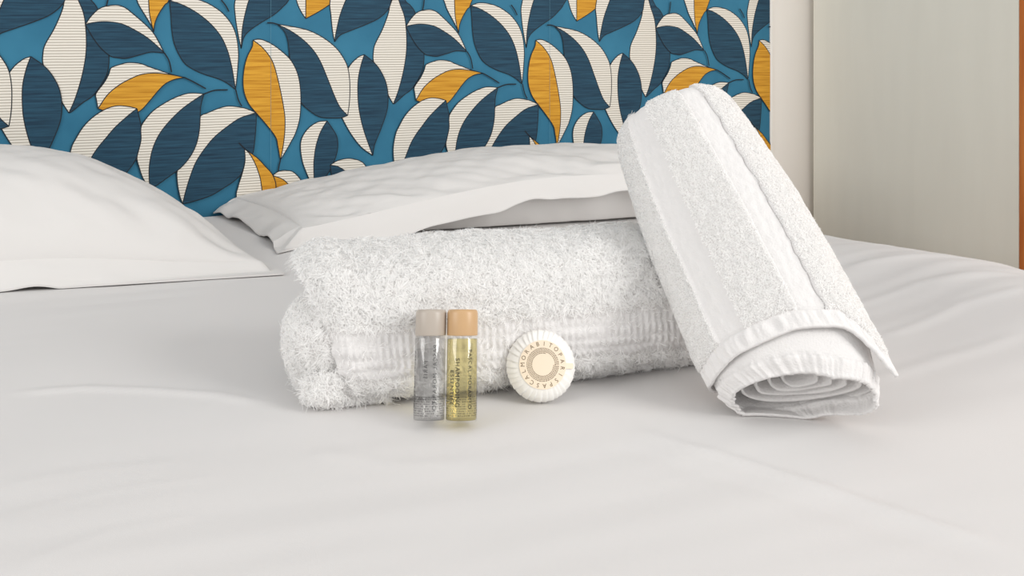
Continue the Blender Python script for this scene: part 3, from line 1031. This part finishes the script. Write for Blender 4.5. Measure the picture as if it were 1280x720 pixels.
mk('second_layer', allP.reshape(-1, 3), gfaces(allP.shape[0], NH, True, flip=(sg2 < 0)), M_flat, tw2)

# spiral of inner layers
NTU = 800
turn = np.linspace(0, 1, NTU)
tht = -math.pi * 0.55 + turn * 2 * math.pi * 4.6
rf = 0.90 - 0.80 * turn ** 0.9
rf = rf + 0.03 * noise(tht * 0.45, tht * 0, 55) * (1 - turn)
cx = 0.10 * turn; cy = 0.22 * turn
half_t = 0.0014
a0, b0 = 0.063, 0.0345
x = (rf * np.cos(tht)) * a0 + cx * a0 * 0.6; y = (rf * np.sin(tht)) * b0 + cy * b0
pth = np.stack([x, y], -1)
tg = np.gradient(pth, axis=0); tg /= np.linalg.norm(tg, axis=1, keepdims=True)
nr = np.stack([-tg[:, 1], tg[:, 0]], -1)
sfr = -0.055 - 0.07 * (x / a0) + 0.06 * np.maximum(y / b0, 0) + 0.008 * noise(tht * 0.6, tht * 0 + 2, 66) + 0.012 * turn
prof = [(-1, 0.26), (-1, 0.02), (-0.8, 0.005), (0, 0.0), (0.8, 0.005), (1, 0.02), (1, 0.26)]
G = np.zeros((len(prof), NTU, 3))
for k, (w, ds) in enumerate(prof):
    p2 = pth + nr * (w * half_t)
    s_ = sfr + ds
    G[k] = T2_P0 + s_[:, None] * (T2_P1 - T2_P0) + p2[:, :1] * t2u + p2[:, 1:] * t2v
G[..., 2] = np.maximum(G[..., 2], 0.003)
mk('inner_spiral', G.reshape(-1, 3), gfaces(len(prof), NTU), M_flat, tw2)
inn = t2_pt(np.full((2, NH), 0.24) + np.array([[0.0], [0.001]]), np.stack([thv, thv]), 0.8)
cc = T2_P0 + 0.24 * (T2_P1 - T2_P0)
mk('inner_core', np.concatenate([inn[0], cc[None]]), [(i, (i + 1) % NH, NH) for i in range(NH)], M_flat, tw2)

# ---------------------------------------------------------------- bottles


def lathe(prof, n=64, cx=0, cy=0):
    th = np.linspace(0, 2 * math.pi, n, endpoint=False)
    P = np.zeros((len(prof), n, 3))
    for i, (r, z) in enumerate(prof):
        P[i, :, 0] = cx + r * np.cos(th); P[i, :, 1] = cy + r * np.sin(th); P[i, :, 2] = z
    return P


def lathe_obj(name, prof, c, mat, parent, smooth=True):
    P = lathe(prof, 64, c[0], c[1])
    mb = MB(); mb.grid(P, wrap_j=True)
    o = mb.build(name, mat, parent, smooth)
    return o


def on_cyl(V, c, R, ang0, z0, rot90=True):
    """wrap flat text (x along, y up) on a cylinder; rot90: reads downwards"""
    out = []
    for x, y, _ in V:
        if rot90:
            h = y; z = -x
        else:
            h = x; z = y
        a = ang0 + h / R
        out.append((c[0] + R * math.cos(a), c[1] + R * math.sin(a), z0 + z))
    return out


def bottle(c, capmat, liqmat, label, seed, words, fill, caplabel):
    t = thing('toiletry_bottle', label, 'bottle', (c[0], c[1], 0.0005), 'small toiletry bottles')
    R = 0.0127
    c = (c[0], c[1] - R)
    e = 0.0012
    body = [(0.0, e), (0.0108, e), (0.0122, e + 0.0004), (R, e + 0.0018), (R, 0.0655), (0.0124, 0.0667), (0.0090, 0.0675), (0.0088, 0.073),
            (0.0078, 0.073), (0.0078, 0.0663), (0.0120, 0.0652), (0.0123, 0.0640), (0.0123, 0.0036), (0.0118, 0.0029), (0.0, 0.0027)]
    lathe_obj('bottle_body', body, c, M_clear, t)
    liq = [(0.0, 0.0029), (0.0117, 0.0031), (0.0122, 0.0038), (0.0122, fill - 0.0006), (0.0117, fill), (0.0, fill)]
    lathe_obj('liquid', liq, c, liqmat, t)
    z0 = 0.0677
    cap = [(0.0095, z0), (0.0124, z0), (0.0126, z0 + 0.0006), (0.0126, 0.0850), (0.0121, 0.0873), (0.0108, 0.0882), (0.0, 0.0884)]
    co = lathe_obj('bottle_cap', cap, c, capmat, t)
    co['label'] = caplabel
    mb = MB()
    for txt, size, a_, zc in words:
        V, Fc = text_mesh(txt, size, 1.2)
        mb.add(on_cyl(V, c, R + 0.00012, a_ * D2R, zc), [f for f in Fc])
    # block of tiny lines at the foot, too small to read
    rng = np.random.default_rng(seed)
    for row in range(9):
        z = 0.0065 + row * 0.00175
        a = -172.0
        end = -8.0 - (20 if row == 8 else 0)
        while a < end:
            w = rng.uniform(1.5, 7)
            if rng.random() < 0.80:
                n_ = max(2, int(w / 1.2))
                for q in range(n_):
                    if rng.random() < 0.2:
                        continue
                    a1 = (a + q * w / n_) * D2R; a2 = (a + (q + 0.5) * w / n_) * D2R
                    hgt = rng.choice([0.0007, 0.0010])
                    rr = R + 0.00012
                    mb.add([(c[0] + rr * math.cos(k), c[1] + rr * math.sin(k), zz_) for k, zz_ in ((a1, z), (a2, z), (a2, z + hgt), (a1, z + hgt))], [(0, 1, 2, 3)])
            a += w + 1.6
    p = mb.build('print', M_print, t)
    p['label'] = 'black lettering'
    t.rotation_euler = (-BLEAN, 0, 0)
    return t


bottle(BOT[0], M_capgrey, M_gel, 'clear gel bottle with taupe grey cap, left of the two on the sheet', 5,
       [('PASCAL MORABITO', 0.0042, -158, 0.034), ('PASCAL MORABITO', 0.0050, 75, 0.034), ('PARIS', 0.0050, 110, 0.040)], 0.0570, 'taupe grey cap')
bottle(BOT[1], M_captan, M_amber, 'golden yellow shampoo bottle with tan cap, right of the two on the sheet', 9,
       [('PASCAL MORABITO', 0.0044, -57, 0.0345), ('SHAMPOOING', 0.0050, -104, 0.032), ('ESSENTIEL', 0.0050, -126, 0.028)], 0.0650, 'tan cap')

# ---------------------------------------------------------------- soap
SC = px_bed(676, 508) + np.array([0, 0, 0])
lean = math.radians(19)
sn = np.array([0.03, -math.cos(lean), math.sin(lean)]); sn /= np.linalg.norm(sn)
sx_ = np.cross(np.array([0, 0, 1.0]), -sn) * 1.0
sx_ = np.array([1, 0, 0]) - sn[0] * sn; sx_ /= np.linalg.norm(sx_)
sz_ = np.cross(sx_, sn) * -1
if sz_[2] < 0:
    sz_ = -sz_
RS = 0.0300
HT = 0.0085
scen = np.array([(676 - 640) * 0.826 / F, 0.829, RS * math.cos(lean) + HT * math.sin(lean) - 0.001])
soap = thing('wrapped_soap', 'round soap in pleated white paper leaning on the lying towel', 'soap', (scen[0], scen[1], 0.0))


def spt(r, th, w):
    r = np.asarray(r, float)
    return scen + (r * np.cos(th))[..., None] * sx_ + (r * np.sin(th))[..., None] * sz_ + np.asarray(w, float)[..., None] * sn


NA = 288
tha = np.linspace(0, 2 * math.pi, NA, endpoint=False)
prof = [(0.0, HT), (0.012, HT), (0.0185, HT - 0.0001), (0.0205, HT - 0.0004), (0.0235, HT - 0.0011), (0.0262, HT - 0.0024), (0.0284, HT - 0.0046), (0.0297, HT - 0.0072),
        (RS, 0.0), (0.0297, -HT + 0.0072), (0.0284, -HT + 0.0046), (0.0262, -HT + 0.0024), (0.022, -HT + 0.001), (0.0, -HT)]
G = np.zeros((len(prof), NA, 3))
rngp = np.random.default_rng(2)
edges = np.cumsum(rngp.uniform(0.7, 1.3, 34)); edges = edges / edges[-1] * 2 * math.pi
for i, (r, w) in enumerate(prof):
    ph = tha + 0.25 * (r / RS - 0.6)
    k = np.searchsorted(edges, ph % (2 * math.pi))
    lo = np.where(k > 0, edges[np.maximum(k - 1, 0)], 0); hi = edges[np.minimum(k, 33)]
    saw = (ph % (2 * math.pi) - lo) / (hi - lo)
    amp = 0.0007 * sstep(0.019, 0.024, r)
    rr = r - amp * (1 - saw) * 0.9
    G[i] = spt(np.full(NA, 1.0) * rr, tha, w - amp * (1 - saw) * 1.0 * np.sign(w if w else 1) + 0.0003 * noise(np.cos(tha) * 9, np.sin(tha) * 9 + r * 300, 5) * sstep(0.019, 0.022, r))
mb = MB(); mb.grid(G, wrap_j=True, flip=True)
wrapper = mb.build('paper_wrapper', M_paper, soap, smooth=True)
mb = MB()
LC = (0.0012, 0.0008)   # sticker sits slightly off centre


def lpt(r, th, w):
    p = spt(np.array(0.0), 0.0, np.array(w))
    return p + sx_ * (LC[0] + r * math.cos(th)) + sz_ * (LC[1] + r * math.sin(th))


n = 72
top_ = [lpt(0.0200, k * 2 * math.pi / n, HT + 0.0005) for k in range(n)]
bot_ = [lpt(0.0200, k * 2 * math.pi / n, HT - 0.0008) for k in range(n)]
mb.add(top_ + bot_, [tuple(range(n))] + [(k, n + k, n + (k + 1) % n, (k + 1) % n) for k in range(n)])
tabp = [(0.0190, -0.0022 - 0.001), (0.0262, -0.0034), (0.0262, 0.0010), (0.0190, 0.0015)]
mb.add([scen + sx_ * (LC[0] + x) + sz_ * (LC[1] + y) + sn * (HT + (0.0006 if x < 0.02 else -0.0010)) for x, y in tabp] +
       [scen + sx_ * (LC[0] + x) + sz_ * (LC[1] + y) + sn * (HT + (0.0001 if x < 0.02 else -0.0018)) for x, y in tabp],
       [(0, 1, 2, 3), (4, 7, 6, 5), (0, 4, 5, 1), (1, 5, 6, 2), (2, 6, 7, 3), (3, 7, 4, 0)])
lab = mb.build('sticker', M_label, soap)
lab['label'] = 'round cream sticker'
mb = MB()
ring_txt = 'MORABITOPARISPASCAL'
for i, ch in enumerate(ring_txt):
    a = math.pi - i * 2 * math.pi / 19
    V, Fc = text_mesh(ch, 0.0050)
    Q = []
    for x, y, _ in V:
        ca, sa = math.cos(a - math.pi / 2), math.sin(a - math.pi / 2)
        yy = y + 0.0170; xx = x * 0.95
        X_ = xx * ca - yy * sa; Y_2 = xx * sa + yy * ca
        Q.append(scen + sx_ * (LC[0] + X_) + sz_ * (LC[1] + Y_2) + sn * (HT + 0.0006))
    mb.add(Q, Fc)
rng = np.random.default_rng(8)
for r0 in (0.0134, 0.0121, 0.0108, 0.0095):
    a = 0.0
    while a < 2 * math.pi - 0.05:
        w = rng.uniform(0.05, 0.14)
        if not (r0 < 0.01 and (a < 1.2 or 2.6 < a < 3.6 and False)):
            m_ = 3
            for q in range(m_):
                a1 = a + q * w / m_; a2 = a1 + w / m_ * 0.65
                mb.add([lpt(r, k, HT + 0.0006) for r, k in ((r0 - 0.0004, a1), (r0 - 0.0004, a2), (r0 + 0.0004, a2), (r0 + 0.0004, a1))], [(0, 1, 2, 3)])
        a += w + 0.03
mb.build('print', M_brown, lab)['label'] = 'brown lettering in a ring'

for o in bpy.data.objects:
    if 'base' in o:
        del o['base']
